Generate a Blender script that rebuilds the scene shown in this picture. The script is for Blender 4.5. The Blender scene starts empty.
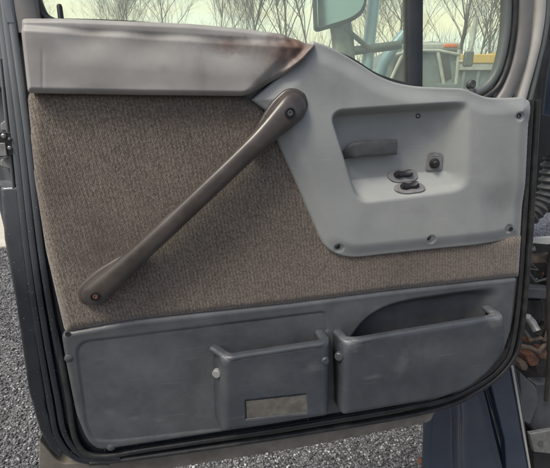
import bpy, math, random
import numpy as np
from math import radians as R
random.seed(7); rng = np.random.default_rng(7)
S = bpy.context.scene
COL = S.collection

# ------------------------------------------------------------------ camera
FPX, CX, CY = 428.0, 275.0, 234.0          # focal length and centre in photo pixels (550 wide)
PITCH = R(16.8)
CAM = np.array([0.0, 0.0, 1.75])
cd = bpy.data.cameras.new('camera'); cam = bpy.data.objects.new('camera', cd); COL.objects.link(cam)
cam.location = CAM; cam.rotation_euler = (R(90) - PITCH, 0, 0)
cd.sensor_width = 36; cd.lens = 36 * FPX / 550; cd.clip_start = 0.02; cd.clip_end = 2000
S.camera = cam
# ------------------------------------------------------------------ sky, sun, exposure
SUN_EL, SUN_AZ = R(56), R(226)             # azimuth clockwise from +Y: behind the viewer, to the left
w = bpy.data.worlds.new('World'); S.world = w; w.use_nodes = True
nt = w.node_tree; nt.nodes.clear()
sky = nt.nodes.new('ShaderNodeTexSky'); sky.sky_type = 'NISHITA'; sky.sun_disc = False
sky.sun_elevation = SUN_EL; sky.sun_rotation = SUN_AZ
sky.air_density = 1.0; sky.dust_density = 5.0; sky.ozone_density = 1.0
bg = nt.nodes.new('ShaderNodeBackground'); bg.inputs[1].default_value = 0.1
wo = nt.nodes.new('ShaderNodeOutputWorld')
nt.links.new(sky.outputs[0], bg.inputs[0]); nt.links.new(bg.outputs[0], wo.inputs[0])
sd_ = bpy.data.lights.new('sun', 'SUN'); sd_.energy = 1.5; sd_.angle = R(16); sd_.color = (1, .97, .84)
so = bpy.data.objects.new('sun', sd_); COL.objects.link(so)
so.rotation_euler = (R(90) - SUN_EL, 0, R(180) - SUN_AZ)
S.view_settings.view_transform = 'Standard'; S.view_settings.look = 'None'
S.view_settings.exposure = 0.8; S.view_settings.gamma = 1.0

# ------------------------------------------------------------------ frames and projection
FWD = np.array([0, math.cos(PITCH), -math.sin(PITCH)]); RGT = np.array([1.0, 0, 0])
UPV = np.array([0, math.sin(PITCH), math.cos(PITCH)])
YAW = R(13)
U = np.array([math.cos(YAW), math.sin(YAW), 0]); Z = np.array([0, 0, 1.0]); N = np.array([math.sin(YAW), -math.cos(YAW), 0])
O = CAM + FWD * 0.85                        # origin of the door's own frame (u along the door, v up, w into the cab)

def ray(px, py):
    px = np.asarray(px, float); py = np.asarray(py, float)
    return FWD * FPX + RGT * (px - CX)[..., None] - UPV * (py - CY)[..., None]
def P(px, py, w=0.0):                       # point of the door plane shifted by w, in the door's frame
    d = ray(px, py); t = (w - (CAM - O) @ N) / (d @ N)
    X = CAM + d * t[..., None] - O
    return np.stack([X @ U, X @ Z, np.broadcast_to(w, (X @ U).shape)], -1)
def PIX(uvw):                               # and back
    X = O + uvw[..., :1] * U + uvw[..., 1:2] * Z + uvw[..., 2:3] * N - CAM
    dz = X @ FWD
    return CX + FPX * (X @ RGT) / dz, CY - FPX * (X @ UPV) / dz
def W(uvw):
    uvw = np.asarray(uvw, float)
    return O + uvw[..., :1] * U + uvw[..., 1:2] * Z + uvw[..., 2:3] * N
def far(px, py, dist):                      # world point at a forward distance y
    d = ray(px, py); return CAM + d * (dist / d[..., 1])[..., None]

# ------------------------------------------------------------------ outline helpers
def rounded(pts, n=7):
    out = []
    m = len(pts)
    for i, p in enumerate(pts):
        r = p[2] if len(p) > 2 else 0
        a = np.array(p[:2], float)
        if r <= 0: out.append(a); continue
        b = np.array(pts[i - 1][:2], float); c = np.array(pts[(i + 1) % m][:2], float)
        lb, lc = np.linalg.norm(b - a), np.linalg.norm(c - a)
        s = a + (b - a) / lb * min(r, lb * .5); e = a + (c - a) / lc * min(r, lc * .5)
        for k in range(n + 1):
            t = k / n; out.append((1 - t) ** 2 * s + 2 * t * (1 - t) * a + t * t * e)
    return np.array(out)
def cat(pts, n=8, closed=False):
    p = np.array(pts, float); m = len(p); out = []
    for i in range(m if closed else m - 1):
        if closed: a, b, c, d = p[(i - 1) % m], p[i], p[(i + 1) % m], p[(i + 2) % m]
        else: a, b, c, d = p[max(i - 1, 0)], p[i], p[i + 1], p[min(i + 2, m - 1)]
        for k in range(n):
            t = k / n
            out.append(.5 * (2 * b + (c - a) * t + (2 * a - 5 * b + 4 * c - d) * t * t + (3 * b - a - 3 * c + d) * t ** 3))
    if not closed: out.append(p[-1])
    return np.array(out)
def sdf(pts, poly):                         # >0 inside; also nearest boundary point
    best = np.full(len(pts), 1e9); near = np.zeros((len(pts), 2)); inside = np.zeros(len(pts), bool)
    x, y = pts[:, 0], pts[:, 1]
    for i in range(len(poly)):
        a, b = poly[i], poly[(i + 1) % len(poly)]
        ab = b - a; L = ab @ ab
        if L < 1e-14: continue
        t = np.clip(((pts - a) @ ab) / L, 0, 1); q = a + t[:, None] * ab
        d = np.hypot(*(pts - q).T); m = d < best
        best[m] = d[m]; near[m] = q[m]
        c = ((a[1] > y) != (b[1] > y))
        with np.errstate(all='ignore'):
            xx = (b[0] - a[0]) * (y - a[1]) / (b[1] - a[1]) + a[0]
        inside ^= c & (x < xx)
    return np.where(inside, best, -best), near
def ss(x, a=0.0, b=1.0):
    t = np.clip((x - a) / (b - a), 0, 1); return t * t * (3 - 2 * t)
def side(x, y, a, b):                       # signed px distance from line a->b, positive on the right hand (image coords)
    a = np.array(a, float); b = np.array(b, float); d = (b - a) / np.linalg.norm(b - a)
    return -(x - a[0]) * d[1] + (y - a[1]) * d[0]
def bump(x, y, cx, cy, r):                  # smooth bell
    return np.exp(-((x - cx) ** 2 + (y - cy) ** 2) / (r * r))
def wob(x, y, s, seed=0):                   # cheap smooth noise
    r = np.random.default_rng(seed); o = 0
    for k in range(7):
        a = r.uniform(0, 6.28); f = r.uniform(.5, 1.8) / s
        o = o + np.sin((x * math.cos(a) + y * math.sin(a)) * f + r.uniform(0, 6.28))
    return o / 7

# ------------------------------------------------------------------ object helpers
def thing(name, label, cat_, loc, group=None):
    o = bpy.data.objects.new(name, None); COL.objects.link(o); o.location = loc; o.empty_display_size = .1
    o['label'] = label; o['category'] = cat_
    if group: o['group'] = group
    o['wl'] = list(map(float, loc)); return o
def wloc(p):
    l = np.zeros(3)
    while p is not None: l = l + np.array(p.location); p = p.parent
    return l
def mesh(name, verts, faces, mat, parent=None, smooth=True, uv=None, label=None):
    me = bpy.data.meshes.new(name)
    v = np.asarray(verts, float) - (wloc(parent) if parent is not None else 0)
    me.from_pydata(v.tolist(), [], [tuple(map(int, f)) for f in faces])
    if smooth: me.shade_smooth()
    me.materials.append(mat)
    if uv is not None:
        l = me.uv_layers.new(name='UVMap'); idx = np.zeros(len(me.loops), int); me.loops.foreach_get('vertex_index', idx)
        l.data.foreach_set('uv', np.asarray(uv, float)[idx].ravel())
    me.update()
    o = bpy.data.objects.new(name, me); COL.objects.link(o)
    if parent is not None: o.parent = parent
    if label: o['label'] = label
    return o
def structure(o, kind='structure'): o['kind'] = kind; return o
class MB:
    def __init__(s): s.v = []; s.f = []; s.n = 0
    def add(s, v, f):
        v = np.asarray(v, float); s.v.append(v); s.f += [tuple(i + s.n for i in q) for q in f]; s.n += len(v)
    def build(s, name, mat, parent=None, smooth=True, label=None, bevel=0, ang=40):
        o = mesh(name, np.concatenate(s.v), s.f, mat, parent, smooth, label=label)
        finish(o, bevel, ang); return o
def finish(o, bevel=0, ang=40, solid=0):
    if solid:
        m = o.modifiers.new('solid', 'SOLIDIFY'); m.thickness = solid; m.offset = -1
    if bevel:
        m = o.modifiers.new('bevel', 'BEVEL'); m.width = bevel; m.segments = 3; m.limit_method = 'ANGLE'; m.angle_limit = R(35)
    if bevel or ang != 180:
        o.data.set_sharp_from_angle(angle=R(ang)) if hasattr(o.data, 'set_sharp_from_angle') else None

def field(name, outline, w0, hfun, mat, parent, step=.0025, skirt=.01, edge=.003, label=None, build=True):
    """a moulded sheet: outline in px traced on the plane w0, height hfun(px, py, sd) above w0"""
    poly = P(outline[:, 0], outline[:, 1], w0)[:, :2]
    lo, hi = poly.min(0), poly.max(0)
    nu = int((hi[0] - lo[0]) / step) + 2; nv = int((hi[1] - lo[1]) / step) + 2
    gu, gv = np.meshgrid(lo[0] + np.arange(nu) * step, lo[1] + np.arange(nv) * step)
    cu, cv = gu[:-1, :-1] + step / 2, gv[:-1, :-1] + step / 2
    cs, _ = sdf(np.stack([cu.ravel(), cv.ravel()], 1), poly)
    keep = np.nonzero(cs > 0)[0]
    i, j = keep // (nu - 1), keep % (nu - 1)
    q = np.stack([i * nu + j, i * nu + j + 1, (i + 1) * nu + j + 1, (i + 1) * nu + j], 1)
    used, inv = np.unique(q, return_inverse=True); q = inv.reshape(q.shape)
    pts = np.stack([gu.ravel()[used], gv.ravel()[used]], 1)
    e = np.concatenate([q[:, [0, 1]], q[:, [1, 2]], q[:, [2, 3]], q[:, [3, 0]]])
    es = np.sort(e, 1); _, first, cnt = np.unique(es, axis=0, return_index=True, return_counts=True)
    be = e[first[cnt == 1]]
    bv = np.unique(be)
    s, near = sdf(pts, poly); pts[bv] = near[bv]
    s[bv] = 0
    x, y = PIX(np.column_stack([pts, np.full(len(pts), w0)]))
    h = hfun(x, y, s) if hfun else np.zeros(len(pts))
    if edge:
        t = np.clip(s / edge, 0, 1); h = h - edge * (1 - np.sqrt(np.clip(1 - (1 - t) ** 2, 0, 1)))
    V = np.column_stack([pts, w0 + h]); F = [tuple(f) for f in q]
    uv = pts.copy()
    if skirt:
        mp = {b: len(V) + k for k, b in enumerate(bv)}
        sk = V[bv].copy(); sk[:, 2] -= skirt; V = np.concatenate([V, sk]); uv = np.concatenate([uv, pts[bv]])
        F += [(b, a, mp[a], mp[b]) for a, b in be]
    o = mesh(name, W(V), F, mat, parent, True, uv=uv, label=label)
    o.data.set_sharp_from_angle(angle=R(60))
    return o

def sweep_v(path, a, b=None, n=12, closed=False, up=None, p=2.0, cap=True):
    """tube round a 3-D world path; a,b radii (scalars or per point) across / along up"""
    path = np.asarray(path, float); m = len(path); b = a if b is None else b
    a = np.broadcast_to(a, m); b = np.broadcast_to(b, m)
    if closed: T = np.roll(path, -1, 0) - np.roll(path, 1, 0)
    else: T = np.gradient(path, axis=0)
    T /= np.linalg.norm(T, axis=1)[:, None] + 1e-12
    up = N if up is None else np.asarray(up, float)
    sd = np.cross(T, up); sd /= np.linalg.norm(sd, axis=1)[:, None] + 1e-9; u2 = np.cross(sd, T)
    th = np.arange(n) * 2 * math.pi / n
    c = np.sign(np.cos(th)) * np.abs(np.cos(th)) ** (2 / p); s = np.sign(np.sin(th)) * np.abs(np.sin(th)) ** (2 / p)
    V = path[:, None] + sd[:, None] * (a[:, None] * c)[..., None] + u2[:, None] * (b[:, None] * s)[..., None]
    V = V.reshape(-1, 3); F = []
    for i in range(m if closed else m - 1):
        k = (i + 1) % m
        F += [(i * n + j, i * n + (j + 1) % n, k * n + (j + 1) % n, k * n + j) for j in range(n)]
    if not closed and cap: F += [tuple(range(n - 1, -1, -1)), tuple((m - 1) * n + j for j in range(n))]
    return V, F
def sweep(name, pts, w, a, b, mat, parent, n=12, closed=False, p=2.0, smooth_n=8, label=None):
    q = cat(pts, smooth_n, closed) if smooth_n else np.array(pts, float)
    path = W(P(q[:, 0], q[:, 1], w))
    V, F = sweep_v(path, a, b, n, closed, p=p)
    o = mesh(name, V, F, mat, parent, True, label=label); o.data.set_sharp_from_angle(angle=R(50)); return o
def box(c, sx, sy, sz, ax=(np.array([1., 0, 0]), np.array([0, 1., 0]), Z)):
    c = np.asarray(c, float)
    V = [c + ax[0] * sx * i + ax[1] * sy * j + ax[2] * sz * k for k in (-.5, .5) for j in (-.5, .5) for i in (-.5, .5)]
    F = [(0, 2, 3, 1), (4, 5, 7, 6), (0, 1, 5, 4), (2, 6, 7, 3), (0, 4, 6, 2), (1, 3, 7, 5)]
    return V, F
def prism(pts_px, w0, w1):
    """slab between two door-parallel planes, outline traced on the nearer plane w0"""
    q = np.array(pts_px, float); A = P(q[:, 0], q[:, 1], w0); B = A.copy(); B[:, 2] = w1; n = len(q)
    V = np.concatenate([W(A), W(B)])
    F = [tuple(range(n - 1, -1, -1)), tuple(range(n, 2 * n))] + [(i, (i + 1) % n, (i + 1) % n + n, i + n) for i in range(n)]
    return V, F
def lathe(c, prof, axis=N, n=24, up=Z):
    """prof: list of (radius, along axis)"""
    axis = np.asarray(axis, float); axis = axis / np.linalg.norm(axis)
    a = np.cross(up, axis); a /= np.linalg.norm(a); b = np.cross(axis, a); V = []; F = []
    for r, h in prof:
        for k in range(n):
            t = 2 * math.pi * k / n; V.append(c + axis * h + (a * math.cos(t) + b * math.sin(t)) * r)
    for i in range(len(prof) - 1):
        F += [(i * n + k, i * n + (k + 1) % n, (i + 1) * n + (k + 1) % n, (i + 1) * n + k) for k in range(n)]
    F += [tuple((len(prof) - 1) * n + k for k in range(n)), tuple(range(n - 1, -1, -1))]
    return V, F

# ------------------------------------------------------------------ materials
def mat(name, c1, c2=None, rough=.5, scale=30, bump_s=0, bump_scale=400, metal=0, coat=0, dust=0, dust_c=(.35, .34, .32),
        r2=None, det=6, spec=.5, speck=0, speck_c=(.5, .5, .5), dist=.001, dust_scale=6, contrast=(.35, .65), scr=0):
    m = bpy.data.materials.new(name); m.use_nodes = True; t = m.node_tree; b = t.nodes['Principled BSDF']
    b.inputs['Metallic'].default_value = metal; b.inputs['Coat Weight'].default_value = coat; b.inputs['Coat Roughness'].default_value = .12
    b.inputs['Specular IOR Level'].default_value = spec
    tc = t.nodes.new('ShaderNodeTexCoord')
    def noise(s, d=det, rgh=.6):
        n = t.nodes.new('ShaderNodeTexNoise'); n.inputs['Scale'].default_value = s; n.inputs['Detail'].default_value = d
        n.inputs['Roughness'].default_value = rgh; t.links.new(tc.outputs['Object'], n.inputs['Vector']); return n
    def ramp(src, a, z, ca=(0, 0, 0, 1), cz=(1, 1, 1, 1)):
        r = t.nodes.new('ShaderNodeValToRGB'); r.color_ramp.elements[0].position = a; r.color_ramp.elements[1].position = z
        r.color_ramp.elements[0].color = ca; r.color_ramp.elements[1].color = cz; t.links.new(src, r.inputs[0]); return r.outputs[0]
    def mix(f, a, bb):
        x = t.nodes.new('ShaderNodeMix'); x.data_type = 'RGBA'; t.links.new(f, x.inputs['Factor'])
        for s_, v in ((x.inputs['A'], a), (x.inputs['B'], bb)):
            if isinstance(v, tuple): s_.default_value = (*v[:3], 1)
            else: t.links.new(v, s_)
        return x.outputs['Result']
    c2 = c2 or tuple(k * .85 for k in c1)
    n = noise(scale); col = mix(ramp(n.outputs[0], *contrast), c1, c2)
    if dust:
        n2 = noise(dust_scale, 8, .7); f = ramp(n2.outputs[0], .45, .8, (0, 0, 0, 1), (dust, dust, dust, 1)); col = mix(f, col, dust_c)
    if speck:
        n3 = noise(330, 2); f = ramp(n3.outputs[0], 1 - speck, 1 - speck + .02); col = mix(f, col, speck_c)
    if scr:
        for rot, thr in ((25, .70), (-50, .715), (80, .72)):
            mp = t.nodes.new('ShaderNodeMapping'); mp.inputs['Rotation'].default_value = (0, R(rot), 0); mp.inputs['Scale'].default_value = (9, 9, 420); t.links.new(tc.outputs['Object'], mp.inputs[0])
            n4 = t.nodes.new('ShaderNodeTexNoise'); n4.inputs['Scale'].default_value = 1; n4.inputs['Detail'].default_value = 2; t.links.new(mp.outputs[0], n4.inputs['Vector'])
            f = ramp(n4.outputs[0], thr, thr + .03, (0, 0, 0, 1), (scr, scr, scr, 1)); col = mix(f, col, tuple(min(1, k * 2.1) for k in c1))
    t.links.new(col, b.inputs['Base Color'])
    rr = ramp(noise(scale * .7).outputs[0], .3, .7, (rough * .85,) * 3 + (1,), ((r2 or min(1, rough * 1.2)),) * 3 + (1,))
    t.links.new(rr, b.inputs['Roughness'])
    if bump_s:
        nb = noise(bump_scale, 3); bp = t.nodes.new('ShaderNodeBump'); bp.inputs['Strength'].default_value = bump_s
        bp.inputs['Distance'].default_value = dist; t.links.new(nb.outputs[0], bp.inputs['Height']); t.links.new(bp.outputs[0], b.inputs['Normal'])
    m['mix'] = 1
    return m
def marks_and_shade(m, spots, col, ns=28):            # stains, scuffs and painted shading at set places: spots = (px, py, w, radius m, stretch v, amount)
    t = m.node_tree; b = t.nodes['Principled BSDF']; src = b.inputs['Base Color'].links[0].from_socket
    geo = t.nodes.new('ShaderNodeNewGeometry')
    nz = t.nodes.new('ShaderNodeTexNoise'); nz.inputs['Scale'].default_value = ns; nz.inputs['Detail'].default_value = 6; nz.inputs['Roughness'].default_value = .7
    t.links.new(geo.outputs['Position'], nz.inputs['Vector'])
    for px, py, w_, r, sv, amt in spots:
        c = W(P(px, py, w_))
        s = t.nodes.new('ShaderNodeVectorMath'); s.operation = 'SUBTRACT'; t.links.new(geo.outputs['Position'], s.inputs[0]); s.inputs[1].default_value = c
        k = t.nodes.new('ShaderNodeVectorMath'); k.operation = 'MULTIPLY'; t.links.new(s.outputs[0], k.inputs[0]); k.inputs[1].default_value = (1 / r, 1 / r, sv / r)
        l = t.nodes.new('ShaderNodeVectorMath'); l.operation = 'LENGTH'; t.links.new(k.outputs[0], l.inputs[0])
        a = t.nodes.new('ShaderNodeMath'); a.operation = 'MULTIPLY_ADD'; t.links.new(nz.outputs[0], a.inputs[0]); a.inputs[1].default_value = -1.6; a.inputs[2].default_value = 1.75
        b2 = t.nodes.new('ShaderNodeMath'); b2.operation = 'SUBTRACT'; t.links.new(a.outputs[0], b2.inputs[0]); t.links.new(l.outputs['Value'], b2.inputs[1])
        g = t.nodes.new('ShaderNodeMapRange'); t.links.new(b2.outputs[0], g.inputs[0]); g.inputs[1].default_value = 0; g.inputs[2].default_value = 1
        g.inputs[3].default_value = 0; g.inputs[4].default_value = amt
        x = t.nodes.new('ShaderNodeMix'); x.data_type = 'RGBA'; t.links.new(g.outputs[0], x.inputs['Factor']); t.links.new(src, x.inputs['A']); x.inputs['B'].default_value = (*col, 1)
        src = x.outputs['Result']
    t.links.new(src, b.inputs['Base Color'])

M = {}
M['pad'] = mat('grey vinyl', (.3, .292, .276), (.24, .231, .217), .5, 14, .25, 900, dist=.0006, dust=.25, dust_c=(.36, .35, .34))
M['plastic'] = mat(scr=.12, name='blue grey plastic', c1=(.272, .283, .274), c2=(.236, .247, .242), rough=.46, scale=12, bump_s=.2, bump_scale=1400, dist=.0005, dust=.4, dust_c=(.34, .345, .34), dust_scale=9)
M['lower'] = mat('slate plastic', (.074, .078, .083), (.054, .058, .063), .42, 18, .2, 1500, scr=.4, dist=.0005, dust=.5, dust_c=(.15, .155, .165), dust_scale=7, speck=.23, speck_c=(.2, .2, .21))
M['pocket'] = mat(scr=.55, name='pocket plastic', c1=(.052, .059, .068), c2=(.04, .046, .054), rough=.38, scale=18, bump_s=.2, bump_scale=1500, dist=.0005, dust=.45, dust_c=(.11, .118, .13), dust_scale=7, speck=.25, speck_c=(.14, .145, .15))
M['handle'] = mat('taupe handle', (.062, .053, .047), (.04, .033, .029), .3, 22, .15, 900, dist=.0005, dust=.5, dust_c=(.12, .107, .098), dust_scale=18)
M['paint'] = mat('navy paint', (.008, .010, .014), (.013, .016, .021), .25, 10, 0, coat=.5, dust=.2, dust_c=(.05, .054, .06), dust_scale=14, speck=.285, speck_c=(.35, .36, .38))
M['skirt'] = mat('navy body paint', (.013, .023, .045), (.017, .03, .056), .16, 6, 0, coat=.7, dust=.2, dust_c=(.1, .12, .15), speck=.24, speck_c=(.4, .4, .4))
def upper_sheen(m):                          # sky reflection painted into the navy colour, paler towards the top
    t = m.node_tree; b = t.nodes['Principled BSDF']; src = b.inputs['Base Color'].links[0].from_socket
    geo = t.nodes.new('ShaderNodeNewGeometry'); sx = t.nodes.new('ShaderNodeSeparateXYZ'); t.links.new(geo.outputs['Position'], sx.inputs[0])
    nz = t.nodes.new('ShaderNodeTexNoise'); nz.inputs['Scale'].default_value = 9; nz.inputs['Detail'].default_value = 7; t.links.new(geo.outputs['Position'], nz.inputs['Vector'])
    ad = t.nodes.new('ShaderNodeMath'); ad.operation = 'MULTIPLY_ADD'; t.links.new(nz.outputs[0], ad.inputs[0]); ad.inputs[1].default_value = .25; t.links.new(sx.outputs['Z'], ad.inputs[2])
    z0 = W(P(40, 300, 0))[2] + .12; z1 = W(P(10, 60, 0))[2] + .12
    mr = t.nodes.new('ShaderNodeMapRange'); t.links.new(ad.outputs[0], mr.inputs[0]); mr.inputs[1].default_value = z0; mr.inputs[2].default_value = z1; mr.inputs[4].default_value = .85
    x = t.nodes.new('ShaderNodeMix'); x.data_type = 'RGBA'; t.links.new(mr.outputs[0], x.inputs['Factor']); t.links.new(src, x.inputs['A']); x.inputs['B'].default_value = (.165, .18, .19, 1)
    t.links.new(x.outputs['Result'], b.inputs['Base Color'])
upper_sheen(M['paint'])
M['rubber'] = mat('black rubber', (.012, .013, .014), (.02, .021, .022), .45, 40, .2, 700, dust=.35, dust_c=(.08, .08, .075), dust_scale=20)
M['black'] = mat('black plastic', (.012, .012, .013), (.018, .018, .02), .4, 40)
M['steel'] = mat('dull steel', (.35, .35, .34), (.2, .2, .19), .35, 60, metal=.9)
M['light_plug'] = mat('pale plug', (.24, .24, .235), (.2, .2, .195), .5, 60)
M['switch'] = mat('switch bezel', (.17, .17, .17), (.13, .13, .13), .45, 60)
M['release'] = mat('release lever', (.08, .083, .084), (.055, .058, .06), .35, 50)
M['taupe'] = mat('taupe hem', (.19, .175, .15), (.12, .108, .09), .5, 18, .3, 300, dust=.8, dust_c=(.08, .065, .05), dust_scale=14)
M['seal_grey'] = mat('grey green seal', (.11, .125, .12), (.085, .098, .095), .5, 20, .1, 500)
M['trim_grey'] = mat('grey post trim', (.17, .165, .16), (.14, .135, .13), .5, 20, .1, 900)
M['beige'] = mat('beige post trim', (.42, .41, .38), (.36, .35, .32), .5, 20, .1, 600, dust=.3, dust_c=(.2, .18, .15))
M['bar'] = mat('dark bar', (.02, .024, .028), (.028, .033, .037), .5, 20)
M['reflect'] = mat('ribbed amber grey insert', (.15, .14, .125), (.085, .08, .07), .35, 45, .6, 500)
M['white'] = mat('white paint', (.5, .51, .48), (.36, .36, .34), .4, 5, dust=.6, dust_c=(.4, .38, .33))
M['blue_tube'] = mat('pale blue tube', (.36, .55, .66), (.28, .45, .56), .3, 12, coat=.4)
M['orange'] = mat('orange lens', (.8, .2, .03), (.7, .16, .03), .25, 10)
M['bluegrey'] = mat('blue grey trailer', (.2, .24, .26), (.13, .16, .18), .5, 3, dust=.4, dust_c=(.4, .42, .4), dust_scale=2)
M['yellow'] = mat('yellow rail', (.75, .5, .12), (.6, .42, .14), .5, 4)
M['bark'] = mat('grey bark', (.2, .165, .135), (.13, .105, .088), .9, 4)
M['dark_glass'] = mat('dark glass', (.03, .04, .045), (.03, .04, .045), .08, 4)
M['rust'] = mat('rusty iron', (.17, .06, .032), (.06, .03, .02), .8, 45, .6, 120, dist=.004, dust=.5, dust_c=(.4, .25, .17), dust_scale=30)
M['tan'] = mat('tan metal', (.16, .12, .085), (.05, .036, .028), .6, 30, .3, 200)
M['alu'] = mat('cast aluminium', (.3, .3, .29), (.2, .2, .19), .45, 60, .3, 500, metal=.6)
M['paleplate'] = mat('grey gritty plate', (.34, .35, .37), (.12, .12, .13), .6, 260, .3, 300, contrast=(.45, .55))
M['engine'] = mat('grimy black', (.016, .015, .014), (.03, .026, .022), .6, 30, .4, 150, dist=.003)
M['boot'] = mat('ribbed grey boot', (.075, .078, .08), (.055, .057, .06), .5, 40)
M['grey_metal'] = mat('grey bracket', (.075, .078, .085), (.05, .052, .057), .45, 20, .2, 200)
M['concrete'] = mat('pale concrete', (.5, .47, .4), (.42, .39, .33), .9, 6, .3, 60)

# woven brown insert: staggered loops
def weave():
    m = bpy.data.materials.new('brown woven cloth'); m.use_nodes = True; t = m.node_tree; b = t.nodes['Principled BSDF']
    b.inputs['Roughness'].default_value = .95; b.inputs['Specular IOR Level'].default_value = .1
    b.inputs['Sheen Weight'].default_value = .35; b.inputs['Sheen Roughness'].default_value = .5
    uv = t.nodes.new('ShaderNodeUVMap'); mp = t.nodes.new('ShaderNodeMapping')
    mp.inputs['Rotation'].default_value = (0, 0, R(-8)); mp.inputs['Scale'].default_value = (390, 262, 1)
    t.links.new(uv.outputs[0], mp.inputs[0])
    m2 = t.nodes.new('ShaderNodeMapping'); m2.inputs['Rotation'].default_value = (0, 0, R(42)); t.links.new(mp.outputs[0], m2.inputs[0]); mp = m2
    nz = t.nodes.new('ShaderNodeTexNoise'); nz.inputs['Scale'].default_value = .3; nz.inputs['Detail'].default_value = 2; t.links.new(mp.outputs[0], nz.inputs['Vector'])
    ad = t.nodes.new('ShaderNodeMixRGB'); ad.blend_type = 'ADD'; ad.inputs[0].default_value = .8; t.links.new(mp.outputs[0], ad.inputs[1]); t.links.new(nz.outputs['Color'], ad.inputs[2])
    vo = t.nodes.new('ShaderNodeTexVoronoi'); vo.voronoi_dimensions = '2D'; vo.inputs['Scale'].default_value = 1; vo.inputs['Randomness'].default_value = .5
    t.links.new(ad.outputs[0], vo.inputs['Vector'])
    r = t.nodes.new('ShaderNodeValToRGB'); r.color_ramp.elements[0].position = .05; r.color_ramp.elements[1].position = .72
    r.color_ramp.elements[0].color = (.192, .166, .143, 1); r.color_ramp.elements[1].color = (.085, .071, .06, 1)
    t.links.new(vo.outputs['Distance'], r.inputs[0])
    tc = t.nodes.new('ShaderNodeTexCoord')
    n2 = t.nodes.new('ShaderNodeTexNoise'); n2.inputs['Scale'].default_value = 5; n2.inputs['Detail'].default_value = 7; t.links.new(tc.outputs['Object'], n2.inputs['Vector'])
    r2 = t.nodes.new('ShaderNodeValToRGB'); r2.color_ramp.elements[0].position = .3; r2.color_ramp.elements[1].position = .7
    r2.color_ramp.elements[0].color = (.78, .76, .76, 1); r2.color_ramp.elements[1].color = (1.12, 1.1, 1.06, 1); t.links.new(n2.outputs[0], r2.inputs[0])
    mu = t.nodes.new('ShaderNodeMixRGB'); mu.blend_type = 'MULTIPLY'; mu.inputs[0].default_value = 1; t.links.new(r.outputs[0], mu.inputs[1]); t.links.new(r2.outputs[0], mu.inputs[2])
    rc = t.nodes.new('ShaderNodeMixRGB'); rc.blend_type = 'OVERLAY'; rc.inputs[0].default_value = .38; t.links.new(mu.outputs[0], rc.inputs[1])
    bw = t.nodes.new('ShaderNodeRGBToBW'); t.links.new(vo.outputs['Color'], bw.inputs[0]); t.links.new(bw.outputs[0], rc.inputs[2])
    wv = t.nodes.new('ShaderNodeTexWave'); wv.wave_type = 'BANDS'; wv.bands_direction = 'X'; wv.inputs['Scale'].default_value = 1
    wm = t.nodes.new('ShaderNodeMapping'); wm.inputs['Rotation'].default_value = (0, 0, R(-7)); wm.inputs['Scale'].default_value = (46, 46, 1); t.links.new(uv.outputs[0], wm.inputs[0]); t.links.new(wm.outputs[0], wv.inputs['Vector'])
    wv.inputs['Distortion'].default_value = 1.6; wv.inputs['Detail'].default_value = 2; wv.inputs['Detail Scale'].default_value = 3
    wr = t.nodes.new('ShaderNodeMapRange'); t.links.new(wv.outputs['Fac'], wr.inputs[0]); wr.inputs[3].default_value = .84; wr.inputs[4].default_value = 1.14
    wx = t.nodes.new('ShaderNodeVectorMath'); wx.operation = 'SCALE'; t.links.new(rc.outputs[0], wx.inputs[0]); t.links.new(wr.outputs[0], wx.inputs['Scale'])
    t.links.new(wx.outputs[0], b.inputs['Base Color'])
    bp = t.nodes.new('ShaderNodeBump'); bp.invert = True; bp.inputs['Strength'].default_value = .38; bp.inputs['Distance'].default_value = .0015
    t.links.new(vo.outputs['Distance'], bp.inputs['Height']); t.links.new(bp.outputs[0], b.inputs['Normal'])
    return m
M['cloth'] = weave()
# window glass: green tint and a film of dirt
def glass():
    m = bpy.data.materials.new('tinted window glass'); m.use_nodes = True; t = m.node_tree; t.nodes.clear()
    o = t.nodes.new('ShaderNodeOutputMaterial'); tr = t.nodes.new('ShaderNodeBsdfTransparent'); tr.inputs[0].default_value = (.95, 1, .9, 1)
    df = t.nodes.new('ShaderNodeBsdfTranslucent'); df.inputs[0].default_value = (.8, .85, .78, 1)
    dd = t.nodes.new('ShaderNodeBsdfDiffuse'); dd.inputs[0].default_value = (.7, .75, .7, 1)
    gl = t.nodes.new('ShaderNodeBsdfGlossy'); gl.inputs['Roughness'].default_value = .03
    tc = t.nodes.new('ShaderNodeTexCoord'); n = t.nodes.new('ShaderNodeTexNoise'); n.inputs['Scale'].default_value = 12; n.inputs['Detail'].default_value = 8; n.inputs['Roughness'].default_value = .7
    t.links.new(tc.outputs['Object'], n.inputs['Vector'])
    mr = t.nodes.new('ShaderNodeMapRange'); mr.inputs[1].default_value = .3; mr.inputs[2].default_value = .75; mr.inputs[3].default_value = .07; mr.inputs[4].default_value = .22
    t.links.new(n.outputs[0], mr.inputs[0])
    a = t.nodes.new('ShaderNodeAddShader'); 
    mh = t.nodes.new('ShaderNodeMixShader'); mh.inputs[0].default_value = .4; t.links.new(df.outputs[0], mh.inputs[1]); t.links.new(dd.outputs[0], mh.inputs[2])
    m1 = t.nodes.new('ShaderNodeMixShader'); t.links.new(mr.outputs[0], m1.inputs[0]); t.links.new(tr.outputs[0], m1.inputs[1]); t.links.new(mh.outputs[0], m1.inputs[2])
    m2 = t.nodes.new('ShaderNodeMixShader'); m2.inputs[0].default_value = .06; t.links.new(m1.outputs[0], m2.inputs[1]); t.links.new(gl.outputs[0], m2.inputs[2])
    t.links.new(m2.outputs[0], o.inputs[0]); t.nodes.remove(a); return m
M['glass'] = glass()
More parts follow.
